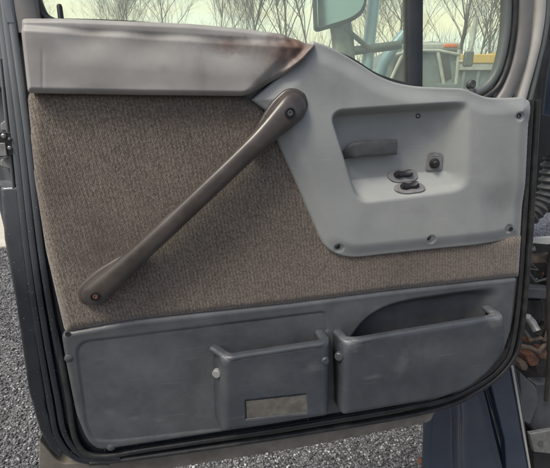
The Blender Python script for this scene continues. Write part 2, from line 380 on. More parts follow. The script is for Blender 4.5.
def mirror_m():
    m = bpy.data.materials.new('mirror glass'); m.use_nodes = True; b = m.node_tree.nodes['Principled BSDF']
    b.inputs['Base Color'].default_value = (.72, .84, .85, 1); b.inputs['Metallic'].default_value = 1; b.inputs['Roughness'].default_value = .12; return m
M['mirror'] = mirror_m()
def gravel_m(island=True):
    m = bpy.data.materials.new('grey gravel'); m.use_nodes = True; t = m.node_tree; b = t.nodes['Principled BSDF']; b.inputs['Roughness'].default_value = .85
    r = t.nodes.new('ShaderNodeValToRGB'); r.color_ramp.interpolation = 'LINEAR'
    for pos, c in ((.3, .075), (.55, .13), (.82, .21), (.95, .34)):
        e = r.color_ramp.elements.new(pos); e.color = (c, c, c * 1.01, 1)
    r.color_ramp.elements[0].color = (.045, .045, .048, 1); r.color_ramp.elements[-1].color = (.45, .45, .44, 1)
    if island:
        g = t.nodes.new('ShaderNodeNewGeometry'); t.links.new(g.outputs['Random Per Island'], r.inputs[0])
    else:
        tc = t.nodes.new('ShaderNodeTexCoord'); vo = t.nodes.new('ShaderNodeTexVoronoi'); vo.inputs['Scale'].default_value = 110; t.links.new(tc.outputs['Object'], vo.inputs['Vector'])
        bw = t.nodes.new('ShaderNodeRGBToBW'); t.links.new(vo.outputs['Color'], bw.inputs[0]); t.links.new(bw.outputs[0], r.inputs[0])
        bp = t.nodes.new('ShaderNodeBump'); bp.invert = True; bp.inputs['Distance'].default_value = .01; t.links.new(vo.outputs['Distance'], bp.inputs['Height']); t.links.new(bp.outputs[0], b.inputs['Normal'])
    t.links.new(r.outputs[0], b.inputs['Base Color']); return m

# ------------------------------------------------------------------ bright evening cloud bank
def sky_bank():
    m = bpy.data.materials.new('evening cloud'); m.use_nodes = True; t = m.node_tree; t.nodes.clear()
    o = t.nodes.new('ShaderNodeOutputMaterial'); e = t.nodes.new('ShaderNodeEmission'); t.links.new(e.outputs[0], o.inputs[0])
    geo = t.nodes.new('ShaderNodeNewGeometry'); mp = t.nodes.new('ShaderNodeMapping'); mp.inputs['Scale'].default_value = (.006, .006, .03); t.links.new(geo.outputs['Position'], mp.inputs[0])
    n = t.nodes.new('ShaderNodeTexNoise'); n.inputs['Scale'].default_value = 1; n.inputs['Detail'].default_value = 5; t.links.new(mp.outputs[0], n.inputs['Vector'])
    r = t.nodes.new('ShaderNodeValToRGB'); r.color_ramp.elements[0].position = .34; r.color_ramp.elements[1].position = .66
    r.color_ramp.elements[0].color = (.97, .9, .7, 1); r.color_ramp.elements[1].color = (.93, .98, .95, 1); t.links.new(n.outputs[0], r.inputs[0]); t.links.new(r.outputs[0], e.inputs[0]); e.inputs[1].default_value = .76
    V = []; F = []
    for i in range(33):
        a = R(-80 + 160 * i / 32)
        for el in (-1, 6, 14, 24): V.append((600 * math.sin(a) * math.cos(R(el)), 600 * math.cos(a) * math.cos(R(el)), 600 * math.sin(R(el))))
    for i in range(32):
        for j in range(3): F.append((i * 4 + j, i * 4 + j + 1, i * 4 + j + 5, i * 4 + j + 4))
    structure(mesh('sky', V, F, m, None))
sky_bank()
# ------------------------------------------------------------------ ground
g = mesh('ground', [(-400, -60, 0), (400, -60, 0), (400, 700, 0), (-400, 700, 0)], [(0, 1, 2, 3)], gravel_m(False), None, False); structure(g)
def stones():
    V0 = np.array([(0, 0, 1), (.89, 0, .45), (.28, .85, .45), (-.72, .53, .45), (-.72, -.53, .45), (.28, -.85, .45),
                   (.72, .53, -.45), (-.28, .85, -.45), (-.89, 0, -.45), (-.28, -.85, -.45), (.72, -.53, -.45), (0, 0, -1)])
    F0 = np.array([(0,1,2),(0,2,3),(0,3,4),(0,4,5),(0,5,1),(1,6,2),(2,7,3),(3,8,4),(4,9,5),(5,10,1),(6,7,2),(7,8,3),(8,9,4),(9,10,5),(10,6,1),(11,7,6),(11,8,7),(11,9,8),(11,10,9),(11,6,10)])
    n = 70000
    y = 1.2 + 4.6 * rng.random(n) ** 1.5; x = rng.uniform(-1, 1, n) * (0.5 + .62 * y)
    r = rng.uniform(.0032, .0088, n) * (1 + .12 * (y - 1.2)); V = V0[None] * r[:, None, None] * rng.uniform(.6, 1.25, (n, 12, 1)) * rng.uniform(.7, 1.2, (n, 1, 3))
    V[:, :, 2] *= .75
    V += np.stack([x, y, r * rng.uniform(0, .9, n)], 1)[:, None]
    F = (F0[None] + 12 * np.arange(n)[:, None, None]).reshape(-1, 3)
    me = bpy.data.meshes.new('gravel'); me.vertices.add(n * 12); me.vertices.foreach_set('co', V.ravel())
    me.loops.add(len(F) * 3); me.loops.foreach_set('vertex_index', F.ravel().astype(np.int32))
    me.polygons.add(len(F)); me.polygons.foreach_set('loop_start', np.arange(0, len(F) * 3, 3, dtype=np.int32))
    me.update(calc_edges=True); me.materials.append(gravel_m(True))
    o = bpy.data.objects.new('gravel', me); COL.objects.link(o); o['kind'] = 'stuff'
    o['label'] = 'loose grey and white gravel covering the yard below the door'; o['category'] = 'gravel'
stones()

# ================================================================== THE DOOR
base = W(np.array([0, P(300, 455, 0)[1], -.02]))
door = thing('door_assembly', 'open navy truck door seen from inside, grey trim, brown cloth insert and map pockets', 'door', base)

# painted inner shell
shell = rounded([(-60, -20), (6, 10), (24, 30), (300, 52), (400, 97), (478, 102), (492, 95), (536, 90), (530, 240, 40), (519, 335, 30), (500, 377, 25), (430, 412, 40),
                 (95, 469, 20), (72, 466), (50, 452, 10), (38, 430), (27, 390), (14, 300), (3, 240)])
def h_shell(x, y, s):
    h = -.012 * ss(s, .03, .012)
    h = h + .006 * ss(side(x, y, (-2, 180), (40, 400)), -8, -6) * 0
    pocket_ = ss(side(x, y, (-30, 88), (30, 88)), 0, 3) * ss(side(x, y, (30, 187), (-30, 187)), 0, 3) * ss(18 + (y - 90) * .1 - x, 0, 3)
    bowl_ = ss(x, 318, 328) * ss(x, 490, 478) * ss(y, 96, 102) * ss(y, 222, 212)
    bin_ = ss(x, 335, 345) * ss(x, 512, 505) * ss(y, 272, 280) * ss(y, 392, 380)
    return h - .022 * pocket_ - .05 * bowl_ - .035 * bin_
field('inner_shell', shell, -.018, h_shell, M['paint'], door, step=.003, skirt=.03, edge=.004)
# painted ridges beside the seal
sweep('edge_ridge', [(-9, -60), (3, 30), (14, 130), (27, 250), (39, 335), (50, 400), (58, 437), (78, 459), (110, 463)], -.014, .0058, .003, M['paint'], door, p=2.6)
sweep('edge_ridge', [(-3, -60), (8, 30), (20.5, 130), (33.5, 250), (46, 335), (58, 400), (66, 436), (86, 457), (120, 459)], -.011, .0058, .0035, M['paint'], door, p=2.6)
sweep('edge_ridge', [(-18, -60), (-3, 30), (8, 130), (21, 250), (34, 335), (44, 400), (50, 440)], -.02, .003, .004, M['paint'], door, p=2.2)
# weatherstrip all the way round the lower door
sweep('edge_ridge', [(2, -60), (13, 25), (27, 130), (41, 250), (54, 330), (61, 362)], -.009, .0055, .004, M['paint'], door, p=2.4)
sweep('weatherstrip', [(54, 322), (60, 352), (69, 400), (76, 440), (96, 456), (150, 449), (300, 426), (420, 405), (465, 392), (502, 366), (515, 330), (523, 240), (531, 100)],
      -.009, np.interp(np.arange(97), [0, 10], [.002, .0058]), np.interp(np.arange(97), [0, 10], [.001, .0045]), M['rubber'], door, p=2.6)
sweep('weatherstrip', [(90, 462), (150, 455), (300, 433), (430, 410), (480, 389), (510, 362), (521, 330), (529, 240), (537, 100)], -.016, .006, .008, M['rubber'], door, p=2.4)
# hem of the outer skin below
V, F = prism(rounded([(39, 440), (60, 464, 8), (110, 460), (200, 449), (300, 434), (425, 413), (435, 412), (431, 422, 5), (300, 448), (200, 464), (110, 477), (38, 490)]), -.035, -.06)
m_ = MB(); m_.add(V, F); m_.build('bottom_hem', M['taupe'], door, bevel=.003)
# outer skin
V, F = prism(rounded([(-62, -25), (6, 30), (26, 40), (300, 66), (345, 76), (400, 104), (484, 108), (538, 110), (535, 240, 40), (522, 335, 30), (500, 383, 25), (430, 414, 40), (95, 452, 25), (62, 446, 25), (48, 405, 30), (10, 240)]), -.088, -.1)
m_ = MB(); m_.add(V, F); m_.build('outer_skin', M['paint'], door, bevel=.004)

# latch in the lock-side edge
lt = MB(); V, F = prism([(-4, 132), (12, 132), (15, 155), (-4, 158)], -.012, -.035); lt.add(V, F); latch = lt.build('latch', M['black'], door, bevel=.001)
lt = MB()
for px, py, r in ((4, 136, .004), (10, 139, .003), (10, 148, .0035)): lt.add(*lathe(W(P(px, py, -.012)), [(r, 0), (r, .003), (r * .5, .005)]))
lt.build('latch_bolt', M['steel'], latch)
V, F = prism([(-4, 143), (5, 143), (7, 156), (-4, 157)], -.009, -.02); lt = MB(); lt.add(V, F); lt.build('latch_pawl', M['alu'], latch, bevel=.001)
for pts in (((0, 124), (6, 119), (12, 127), (9, 131), (1, 131)), ((0, 160), (12, 156), (19, 166), (12, 170), (0, 166))):
    lt = MB(); lt.add(*prism(pts, -.03, -.04)); lt.build('latch_grease', M['light_plug'], door, bevel=.002)
# boxy pressing below latch
fb = rounded([(0, 188), (19, 186, 4), (27, 262), (37, 329), (47, 408), (54, 434), (66, 452), (60, 459), (50, 450), (39, 430), (28, 390), (15, 300), (4, 240)])
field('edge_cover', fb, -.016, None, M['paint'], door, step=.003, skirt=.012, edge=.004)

# cloth insert
cl = rounded([(25, 91, 9), (60, 90), (238, 92, 14), (263, 105, 10), (275, 128), (296, 160), (335, 240), (352, 251), (420, 244), (523, 234), (520, 278), (390, 292), (290, 305), (130, 322), (64, 334, 5), (44, 250), (33, 180)])
def h_cl(x, y, s):
    return .008 * ss(s, 0, .02) + .002 * wob(x, y, 60, 3) + .0025 * bump(x, y, 45, 150, 60)
field('cloth_insert', cl, -.004, h_cl, M['cloth'], door, step=.004, skirt=.012, edge=.009)
marks_and_shade(M['cloth'], [(100, 245, 0, .08, .9, .6), (235, 108, 0, .06, 1.5, .5), (60, 190, 0, .08, .8, .3), (180, 112, 0, .16, 3, .3), (150, 210, 0, .12, 1, .22), (420, 262, 0, .2, 4, .25)], (.07, .055, .045))
mm = MB(); mm.add(*lathe(W(P(47, 113, .001)), [(.0035, 0), (.0035, .0015), (.0015, .003)])); mm.build('trim_screw', M['black'], door)

# padded top roll
marks_and_shade(M['pad'], [(225, 44, .03, .06, 2.6, .85), (200, 72, .03, .022, .7, .4), (88, 34, .03, .045, 1.9, .35), (150, 40, .03, .045, 1.7, .35), (262, 50, .03, .05, 2, .5), (290, 47, .02, .06, 1.6, 1), (262, 84, .02, .03, 1, .6), (235, 44, .03, .03, 1.6, .5), (42, 43, .03, .03, 1.5, .2)], (.088, .06, .048))  # brown stains, with the shading of the sags painted in as darker patches
marks_and_shade(M['pad'], [(300, 44, .02, .035, 1.2, .9), (283, 60, .02, .05, 1, .6), (228, 44, .03, .035, 3, .55), (165, 68, .03, .012, 1, .3)], (.13, .065, .042), 55)
pad = rounded([(18.5, 17, 5), (60, 17), (130, 20), (190, 22.5), (240, 27), (285, 33), (293, 37, 4), (318, 44, 3), (305, 62), (262, 88), (247, 96, 8), (150, 95), (27, 93, 4)])
def h_pad(x, y, s):
    top = 16 + (x - 20) * .062 + 2
    v = (y - top)
    h = .008 * ss(s, 0, .008)
    h = h - .008 * ss(v, 14, 6)                                   # rolled top shelf, set back
    for cx, wd in ((88, 26), (150, 30), (222, 34)): h = h - .0075 * bump(x, 0, cx, 0, wd) * ss(v, 5, 13) * ss(v, 46, 14)   # sags
    h = h + .003 * wob(x, y, 24, 5) * ss(s, 0, .02)
    h = h - .0008 * np.exp(-((x - 44) / 1.2) ** 2) * ss(y, 45, 60)
    d = side(x, y, (250, 98), (300, 48))                           # folded end
    h = h - .007 * ss(d, -10, 3) + .009 * np.exp(-((d - 8) / 3.2) ** 2) + .004 * np.exp(-((d - 15) / 2.5) ** 2) * wob(x, y, 7, 9) + .004 * wob(x * 1.5, y, 4, 19) * bump(x, y, 294, 50, 18)
    return h
field('padded_top', pad, .020, h_pad, M['pad'], door, step=.0018, skirt=.03, edge=.005)

# control panel with its moulded bowl
cp = np.concatenate([cat([(313, 41), (330, 47), (345, 55), (362, 65), (378, 75), (395, 82), (415, 86), (440, 87.5), (462, 88.5), (474, 93), (486, 97), (504, 98), (528, 97)], 4),
                     rounded([(533.5, 100, 3), (530, 170), (526.5, 239, 3), (500, 243), (420, 251), (347, 259, 14), (325, 249, 10), (300, 192), (279, 146), (268, 112), (252, 100), (280, 76)])])
def bowl(x, y):
    L = side(x, y, (355, 206), (327, 118)); T = side(x, y, (334, 110), (470, 101))
    B = side(x, y, (468, 192), (352, 206)); Rr = side(x, y, (472, 100), (471, 200))
    eo = lambda d, w_: (lambda t_: 1 - (1 - t_) ** 2)(np.clip(d / w_, 0, 1)) * ss(d, 0, w_ * .22) ** .5
    k_ = 17; dLT = k_ - np.hypot(np.maximum(k_ - L, 0), np.maximum(k_ - T, 0))
    kb = 16; dLB = kb - np.hypot(np.maximum(kb - L, 0), np.maximum(kb - B, 0)); dRB = 22 - np.hypot(np.maximum(22 - Rr, 0), np.maximum(22 - B, 0))
    f = ss(dLT, -1, 9) * np.minimum(ss(dLB, -1, 9), 1) * eo(np.minimum(B, dRB + 0), 46) * eo(np.maximum(np.minimum(Rr, dRB + 40), 0), 60)
    return f, L, T, B, Rr
def h_cp(x, y, s):
    f, L, T, B, Rr = bowl(x, y)
    h = -.060 * f
    h = h + .009 * ss(s, 0, .035)
    h = h - .010 * ss(side(x, y, (473, 100), (472, 192)), 0, -45)         # the flat falling away at the hinge side
    h = h - .006 * ss(side(x, y, (470, 195), (497, 243)), 0, -22) * ss(y, 180, 215)
    h = h + .004 * np.exp(-((side(x, y, (313, 41), (460, 88)) + 0) / 9) ** 2)
    h = h + .006 * bump(x, y, 310, 150, 38) + .003 * wob(x, y, 50, 11)
    for cx, cy in ((338, 247), (429, 238), (511, 229), (519, 116)):
        r = np.hypot(x - cx - .8, y - cy - .8); h = h - .0035 * ss(r, 5.2, 3.0)
    return h
marks_and_shade(M['plastic'], [(470, 235, .01, .03, 1.5, .22), (500, 240, .01, .04, 3, .3), (430, 243, .01, .02, 2, .3), (405, 206, -.02, .06, 3, .35), (345, 165, -.03, .03, 1, .35), (420, 130, -.03, .05, 2, .3), (480, 200, 0, .03, .6, .35), (330, 90, .02, .06, 1.5, .25), (300, 60, .02, .02, 1, .6), (505, 180, 0, .05, .5, .25)], (.1, .095, .088), 45)
CPW = .010
field('control_panel', cp, CPW, h_cp, M['plastic'], door, step=.0018, skirt=.016, edge=.004)
def surf(px, py):                                                # where the sight of a pixel meets the bowl
    w_ = CPW
    for _ in range(12):
        q = P(px, py, w_); a, b = PIX(np.array([q[0], q[1], CPW]))
        w_ = .6 * w_ + .4 * (CPW + float(h_cp(np.array([a]), np.array([b]), np.array([.1]))[0]))
    return w_
def nrm(px, py):
    pts = [W(P(px + a, py + b, surf(px + a, py + b))) for a, b in ((3, 0), (-3, 0), (0, -3), (0, 3))]
    n = np.cross(pts[0] - pts[1], pts[2] - pts[3]); return n / np.linalg.norm(n)
for cx, cy in ((338, 247), (429, 238), (511, 229), (519, 116), (418, 116)):
    c = W(P(cx, cy, surf(cx, cy))); nn = nrm(cx, cy)
    s = MB(); s.add(*lathe(c - nn * .001, [(.0052, 0), (.0050, .0014), (.0030, .0018), (.0028, .0006), (.0001, .0006)], axis=nn)); s.build('panel_screw', M['black'], door)

# inside release lever
lv = MB()
a = P(341, 156, -.022); b = P(398, 146, -.018)
path = cat([tuple(P(341, 158, -.026)), tuple(P(350, 152, -.014)), tuple(P(362, 149, -.008)), tuple(P(380, 148, -.008)), tuple(P(396, 147, -.010))], 6)
m_n = len(path); tt = np.linspace(0, 1, m_n)
V, F = sweep_v(W(path), .005 + .0105 * ss(tt, 0, .35), .005, n=16, p=4)
lv.add(V, F); rel = lv.build('release_lever', M['release'], door)
V, F = prism(rounded([(331, 140), (402, 134, 2), (402, 160, 2), (340, 168)]), -.030, -.034)

# two window switches and the mirror knob
def frame_at(px, py):
    n = nrm(px, py); c = W(P(px, py, surf(px, py))); a = U - n * (U @ n); a /= np.linalg.norm(a); return c, a, np.cross(n, a), n
def plate(c, a, b, n, hw, hh, cut, t, name, mt, par):
    pts = rounded([(-hw, 0.001, .014), (-hw * .7, hh, .02), (hw * .6, hh, .02), (hw, hh * .0, .014), (hw * .78, -hh, .016), (-hw * .6, -hh, .02)], 5)
    k = len(pts); V = [c + a * x + b * y - n * .004 for x, y in pts] + [c + a * x + b * y + n * t for x, y in pts]
    F = [tuple(range(k - 1, -1, -1)), tuple(range(k, 2 * k))] + [(i, (i + 1) % k, (i + 1) % k + k, i + k) for i in range(k)]
    m = MB(); m.add(V, F); return m.build(name, mt, par, bevel=.0012)
for px, py in ((402, 176), (409, 189)):
    c, a, b, n = frame_at(px, py)
    a = a + b * .05; a /= np.linalg.norm(a); b = np.cross(n, a)
    bz = plate(c, a, b, n, .036, .0155, .3, .005, 'window_switch', M['switch'], door)
    rk = MB()
    pth = [c + a * t - b * .000 + n * (.0062 + .0035 * (t / .015) ** 2) + b * .002 for t in np.linspace(-.0185, .0185, 11)]
    V, F = sweep_v(pth, np.array([.0045, .0068, .0078, .0072, .0066, .0062, .0066, .0072, .0078, .0068, .0045]), .0055, n=14, up=n, p=3.2); rk.add(V, F)
    rk.build('rocker', M['black'], bz)
c, a, b, n = frame_at(434, 161)
hw, hh = .0165, .020
pts = rounded([(-hw, -hh, .006), (hw * 1.05, -hh, .006), (hw * .95, hh * .9, .009), (-hw * .85, hh * 1.0, .010)], 5); k = len(pts)
V = [c + a * x + b * y - n * .003 for x, y in pts] + [c + a * x + b * y + n * .004 for x, y in pts]
F = [tuple(range(k - 1, -1, -1)), tuple(range(k, 2 * k))] + [(i, (i + 1) % k, (i + 1) % k + k, i + k) for i in range(k)]
m_ = MB(); m_.add(V, F); ms = m_.build('mirror_switch', M['switch'], door, bevel=.001)
kn = MB(); kn.add(*lathe(c - b * .004 + n * .004, [(.0105, 0), (.0105, .002), (.0075, .003), (.0065, .010), (.0045, .012), (.0001, .0122)], axis=n)); kn.build('knob', M['black'], ms)
kn = MB(); kn.add(*box(c + b * .0125 + n * .0042, .013, .0022, .0012, (a, b, n))); kn.build('marking', M['light_plug'], ms)
kn = MB(); kn.add(*box(c - b * .0015 + n * .0145, .002, .006, .003, (a, b, n))); kn.build('marking', M['light_plug'], ms)

# long diagonal grab handle
A = P(86, 303, .02); B = P(303, 98, .028)
L = np.linalg.norm(B[:2] - A[:2]); dirv = (B - A) / np.linalg.norm(B - A)
T = np.concatenate([.05 * (np.linspace(0, 1, 18) ** 2)[:-1], np.linspace(.05, .93, 44), 1 - .07 * (np.linspace(1, 0, 20) ** 2)[1:]])
pts = A + (B - A) * T[:, None]
hwid = np.interp(T, [0, .06, .10, .18, .3, .7, .8, .87, .93, 1], [.0235, .0235, .0215, .0185, .0168, .0168, .0182, .0215, .0262, .0268])
hgt = np.interp(T, [0, .06, .2, .3, .7, .8, .94, 1], [.017, .018, .015, .013, .013, .015, .017, .016])
def cap_(d, r_): return np.sqrt(np.clip(1 - (1 - np.clip(d / r_, 0, 1)) ** 2, .004, 1))
capf = cap_(T * L, .024) * cap_((1 - T) * L, .027)
rise = np.interp(T, [0, .06, .2, .35, .65, .8, .93, 1], [-.010, 0, .010, .016, .016, .012, .004, -.006])
def sm(v, k=3):
    for _ in range(k): v = np.concatenate([[v[0]], (v[:-2] + 2 * v[1:-1] + v[2:]) / 4, [v[-1]]])
    return v
hwid, hgt, rise = sm(hwid, 3) * capf, sm(hgt, 2) * np.sqrt(capf), sm(rise, 6)
pts = pts.copy(); pts[:, 2] += rise - .004
pw = W(pts)
gh = MB(); V, F = sweep_v(pw, hwid, hgt, n=36, p=2.7); gh.add(V, F)
grab = gh.build('grab_handle', M['handle'], door)
for tt_, r in ((.05, .0085), (.93, .0095)):
    i = int(np.argmin(abs(T - tt_))); c = pw[i] + N * (hgt[i] - .0012)
    s = MB(); s.add(*lathe(c, [(r, 0), (r, .0048), (r * .8, .0052), (r * .74, .002), (.0001, .002)])); s.build('bolt_hole', M['black'], grab)
    s = MB(); s.add(*lathe(c, [(r * .55, 0), (r * .55, .004), (r * .3, .0043), (r * .26, .003), (.0001, .003)])); s.build('bolt', M['boot'] if tt_ > .5 else M['rust'], grab)
for t0, t1, off, hw_ in ((-.014, .26, .004, .0255), (.76, 1.014, .0025, .0295)):
    q_ = np.linspace(0, 1, 34); q_ = (1 - np.cos(q_ * math.pi)) / 2; tt_ = t0 + (t1 - t0) * q_
    c0 = A + (B - A) * tt_[:, None]; c0[:, 2] = .006 + .011 * (t0 > .5)
    perp = np.array([-(B - A)[1], (B - A)[0], 0]) / L; c0 = c0 + perp * off
    body = hw_ - (hw_ - .009) * (ss(tt_, .07, .26) if t0 < .5 else 1 - ss(tt_, .76, .93))
    hh_ = body * cap_(np.minimum(tt_ - t0, t1 - tt_) * L, hw_)
    V, F = sweep_v(W(c0), hh_, .008, n=24, p=3.4); mesh('handle_foot', V, F, M['handle'], grab)
# clip stub by the handle
s = MB(); s.add(*lathe(W(P(268, 117, .02)), [(.007, -.008), (.007, .004), (.005, .005), (.0001, .003)])); s.build('trim_clip', M['black'], door)

# lower moulding
lo = rounded([(61, 335, 6), (66, 332), (130, 320.5), (290, 303), (390, 290.5), (517, 277, 3), (511, 330), (500, 362, 18), (462, 388, 20), (430, 398), (215, 433), (110, 449), (97, 450, 8), (86, 440, 8), (76, 415, 8), (66, 365)])
inset = P(*rounded([(76, 342, 14), (325, 311, 5), (328, 329), (318, 336), (315, 430), (212, 429), (108, 441, 22), (88, 437, 22)]).T, 0.)[:, :2]
BIN = cat([(345, 344), (352, 331), (364, 317), (380, 306.5), (400, 299.5), (425, 295), (460, 290), (510, 283.5), (540, 282), (540, 400), (345, 400)], 5)
def h_lo(x, y, s):
    q = P(x, y, -.001)[:, :2]; d, _ = sdf(q, inset)
    h = .004 * ss(s, 0, .012) - .0022 * ss(d, 0, .0022) - .0012 * np.exp(-(d / .0022) ** 2)
    h = h + .0015 * np.exp(-((s - .006) / .004) ** 2)
    T_ = side(x, y, (352, 318), (372, 303)); 
    edge_, _ = sdf(np.column_stack([x, y]), BIN)
    r = side(x, y, (503, 270), (500, 340))
    f = ss(edge_, 0, 12) * ss(r, 0, 30)
    return h - .034 * f * ss(x, 345, 352)
marks_and_shade(M['lower'], [(150, 372, 0, .09, 2, .35), (110, 355, 0, .05, 1, .3), (135, 418, 0, .02, 3, .5), (160, 420, 0, .015, 2, .5), (110, 412, 0, .012, 1, .5), (460, 300, -.03, .06, 2, .3)], (.13, .135, .145))
marks_and_shade(M['pocket'], [(401, 362, .05, .022, .5, .45), (372, 376, .05, .028, 3, .4), (312, 368, .05, .025, 1.4, .4), (350, 342, .05, .03, 1, .9), (495, 318, .05, .035, 1, .8), (222, 356, .05, .025, 1, .8), (430, 350, .05, .09, 2, .3), (270, 375, .05, .06, 1, .25)], (.15, .157, .168), 75)
field('lower_moulding', lo, -.001, h_lo, M['lower'], door, step=.0022, skirt=.014, edge=.004)
mm = MB(); mm.add(*lathe(W(P(68, 334, .002)), [(.005, 0), (.005, .0015), (.0001, .0016)])); mm.build('trim_clip', M['black'], door)
for px, py, m__ in ((69, 358, 'lower'), (111, 450 - 3, 'lower')):
    mm = MB(); mm.add(*lathe(W(P(px, py, .0015)), [(.0085, -.002), (.0085, .0012), (.0075, .0022), (.0001, .003)])); mm.build('screw_plug', M[m__], door)

# map pockets: U shaped shells with an open top
def pocket(name, lip, outline_low, wf, back, label, reflector=None, taper=.003, flare=.0):
    """lip: px polyline of the front top edge (left to right) traced at wf; outline_low: rest of the front outline"""
    out = np.concatenate([np.array(lip, float), np.array(outline_low, float)])
    poly = P(out[:, 0], out[:, 1], wf)[:, :2]; nl = len(lip)
    low = P(np.array(outline_low, float)[:, 0], np.array(outline_low, float)[:, 1], wf)[:, :2]
    lp = P(np.array(lip, float)[:, 0], np.array(lip, float)[:, 1], wf)[:, :2]
    chain = np.concatenate([lp[-1:], low, lp[:1]])
    step = .002
    lo_, hi_ = poly.min(0), poly.max(0)
    nu = int((hi_[0] - lo_[0]) / step) + 2; nv = int((hi_[1] - lo_[1]) / step) + 2
    gu, gv = np.meshgrid(lo_[0] + np.arange(nu) * step, lo_[1] + np.arange(nv) * step)
    cs, _ = sdf(np.stack([gu[:-1, :-1].ravel() + step / 2, gv[:-1, :-1].ravel() + step / 2], 1), poly)
    keep = np.nonzero(cs > 0)[0]; i, j = keep // (nu - 1), keep % (nu - 1)
    q = np.stack([i * nu + j, i * nu + j + 1, (i + 1) * nu + j + 1, (i + 1) * nu + j], 1)
    used, inv = np.unique(q, return_inverse=True); q = inv.reshape(q.shape)
    pts = np.stack([gu.ravel()[used], gv.ravel()[used]], 1)
    e = np.concatenate([q[:, [0, 1]], q[:, [1, 2]], q[:, [2, 3]], q[:, [3, 0]]]); es = np.sort(e, 1)
    _, first, cnt = np.unique(es, axis=0, return_index=True, return_counts=True); be = e[first[cnt == 1]]; bv = np.unique(be)
    _, near = sdf(pts, poly); pts[bv] = near[bv]
    def dist_open(p_, ch):
        best = np.full(len(p_), 1e9)
        for a_, b_ in zip(ch[:-1], ch[1:]):
            ab = b_ - a_; t = np.clip(((p_ - a_) @ ab) / (ab @ ab + 1e-15), 0, 1); best = np.minimum(best, np.hypot(*(p_ - a_ - t[:, None] * ab).T))
        return best
    D = dist_open(pts, chain); rr = .018
    t = np.clip(D / rr, 0, 1); h = -rr * (1 - np.sqrt(np.clip(1 - (1 - t) ** 2, 0, 1)))
    Dl = np.clip(dist_open(pts, lp) / .010, 0, 1); h = h - .009 * (1 - np.sqrt(np.clip(1 - (1 - Dl) ** 2, 0, 1)))
    vtop = lp[:, 1].mean(); h = h - taper * np.clip((vtop - pts[:, 1]) / .16, 0, 1)
    h = h + .002 * wob(pts[:, 0] * 500, pts[:, 1] * 500, 60, 21)
    if reflector is not None:
        rp = P(np.array(reflector, float)[:, 0], np.array(reflector, float)[:, 1], wf)[:, :2]; d2, _ = sdf(pts, rp); h = h - .005 * ss(d2, -.0005, .002)
    V = np.column_stack([pts, wf + h]); F = [tuple(f) for f in q]
    lipd = dist_open(pts[bv], lp); other = dist_open(pts[bv], chain)
    mp = {}; extra = []
    sidev = [b_ for b_, l1, o1 in zip(bv, lipd, other) if o1 < 1e-4]
    vb = pts[:, 1].min(); fl = lambda u_, v_: flare * np.clip(1 - (u_ - pts[:, 0].min()) / .012, 0, 1) * (.3 + .7 * np.clip((v_ - vb) / (vtop - vb), 0, 1))
    for b_ in sidev:
        mp[b_] = len(V) + len(extra); extra.append((V[b_][0] - fl(V[b_][0], V[b_][1]), V[b_][1], back))
    V = np.concatenate([V, np.array(extra)])
    F += [(b_, a_, mp[a_], mp[b_]) for a_, b_ in be if a_ in mp and b_ in mp]
    o = mesh(name, W(V), F, M['pocket'], door, True, label=label)
    md = o.modifiers.new('solid', 'SOLIDIFY'); md.thickness = .013; md.offset = -1
    # rounded lip running back along both side walls
    c3 = np.column_stack([lp, np.full(len(lp), wf - .0098)]); c3[:, 1] -= .0052
    g_ = np.array([.0105, 0, 0])
    k0 = c3[0] + g_; k0[2] = wf - .020; k1 = c3[-1] - g_; k1[2] = wf - .020
    b0 = k0.copy(); b0[2] = back + .002; b0[0] -= flare; b1 = k1.copy(); b1[2] = back + .002; b0[1] += .002; b1[1] += .002
    inner = np.linspace(c3[0] + (c3[-1] - c3[0]) * .09, c3[-1] + (c3[0] - c3[-1]) * .09, 9)
    path = cat([tuple(p_) for p_ in [b0, (b0 + k0) / 2, k0, *inner, k1, (b1 + k1) / 2, b1]], 6)
    nn_ = len(path); k_ = np.minimum(np.arange(nn_), nn_ - 1 - np.arange(nn_)); fat = 1 - ss(k_ / 24.0)
    V2, F2 = sweep_v(W(path), .0094 + .0016 * fat, .0062 + .0008 * fat, n=20, up=Z, p=2.6)
    mesh('pocket_lip', V2, F2, M['pocket'], o)
    return o, wf
refl = [(245, 401), (307, 394.5), (308, 414), (246, 421)]
pk, wf = pocket('small_map_pocket', cat([(221, 359), (250, 354.5), (300, 347), (332, 342)], 4), rounded([(332.5, 343), (331.5, 380), (331, 419, 5), (270, 429), (221, 436, 5), (221, 395)])[1:], .052, .0, 'narrow left map pocket with inset panel', refl, flare=.021)
V, F = prism([(246, 401.5), (306.5, 395), (307.5, 413.5), (247, 420.5)], .0468, .040); m_ = MB(); m_.add(V, F); m_.build('inset_reflector', M['reflect'], pk, bevel=.0008)
V, F = prism([(245.5, 419.5), (307.7, 412.7), (308.3, 415), (245.7, 422.2)], .0492, .040); m_ = MB(); m_.add(V, F); m_.build('inset_ledge', M['lower'], pk, bevel=.0008)
pk2, _ = pocket('large_map_pocket', cat([(344, 343), (356, 340.5), (400, 333), (450, 325), (485, 318.5), (506, 316)], 4),
             rounded([(508, 320), (508, 345, 10), (498, 368, 14), (470, 392, 12), (440, 402), (390, 411), (343, 419, 4), (343, 370)])[1:], .055, .0, 'wide right map pocket', flare=.006)
for px, py, r, w_, m__ in ((217, 373, .0092, .031, 'light_plug'), (339, 356, .0095, .042, 'pocket'), (325, 360, .008, .0545, 'pocket')):
    nn = N - U * (.5 if px < 230 else .55 if px > 330 else 0)
    mm = MB(); mm.add(*lathe(W(P(px, py, w_ - .004)), [(r, -.004), (r, .004), (r * .85, .0055), (.0001, .0057)], axis=nn)); mm.build('screw_plug', M[m__], door)

# window surround
sweep('division_bar', [(413, -170), (413, -60), (413, 20), (413, 96)], -.03, .0165, .012, M['bar'], door, p=5, smooth_n=4)
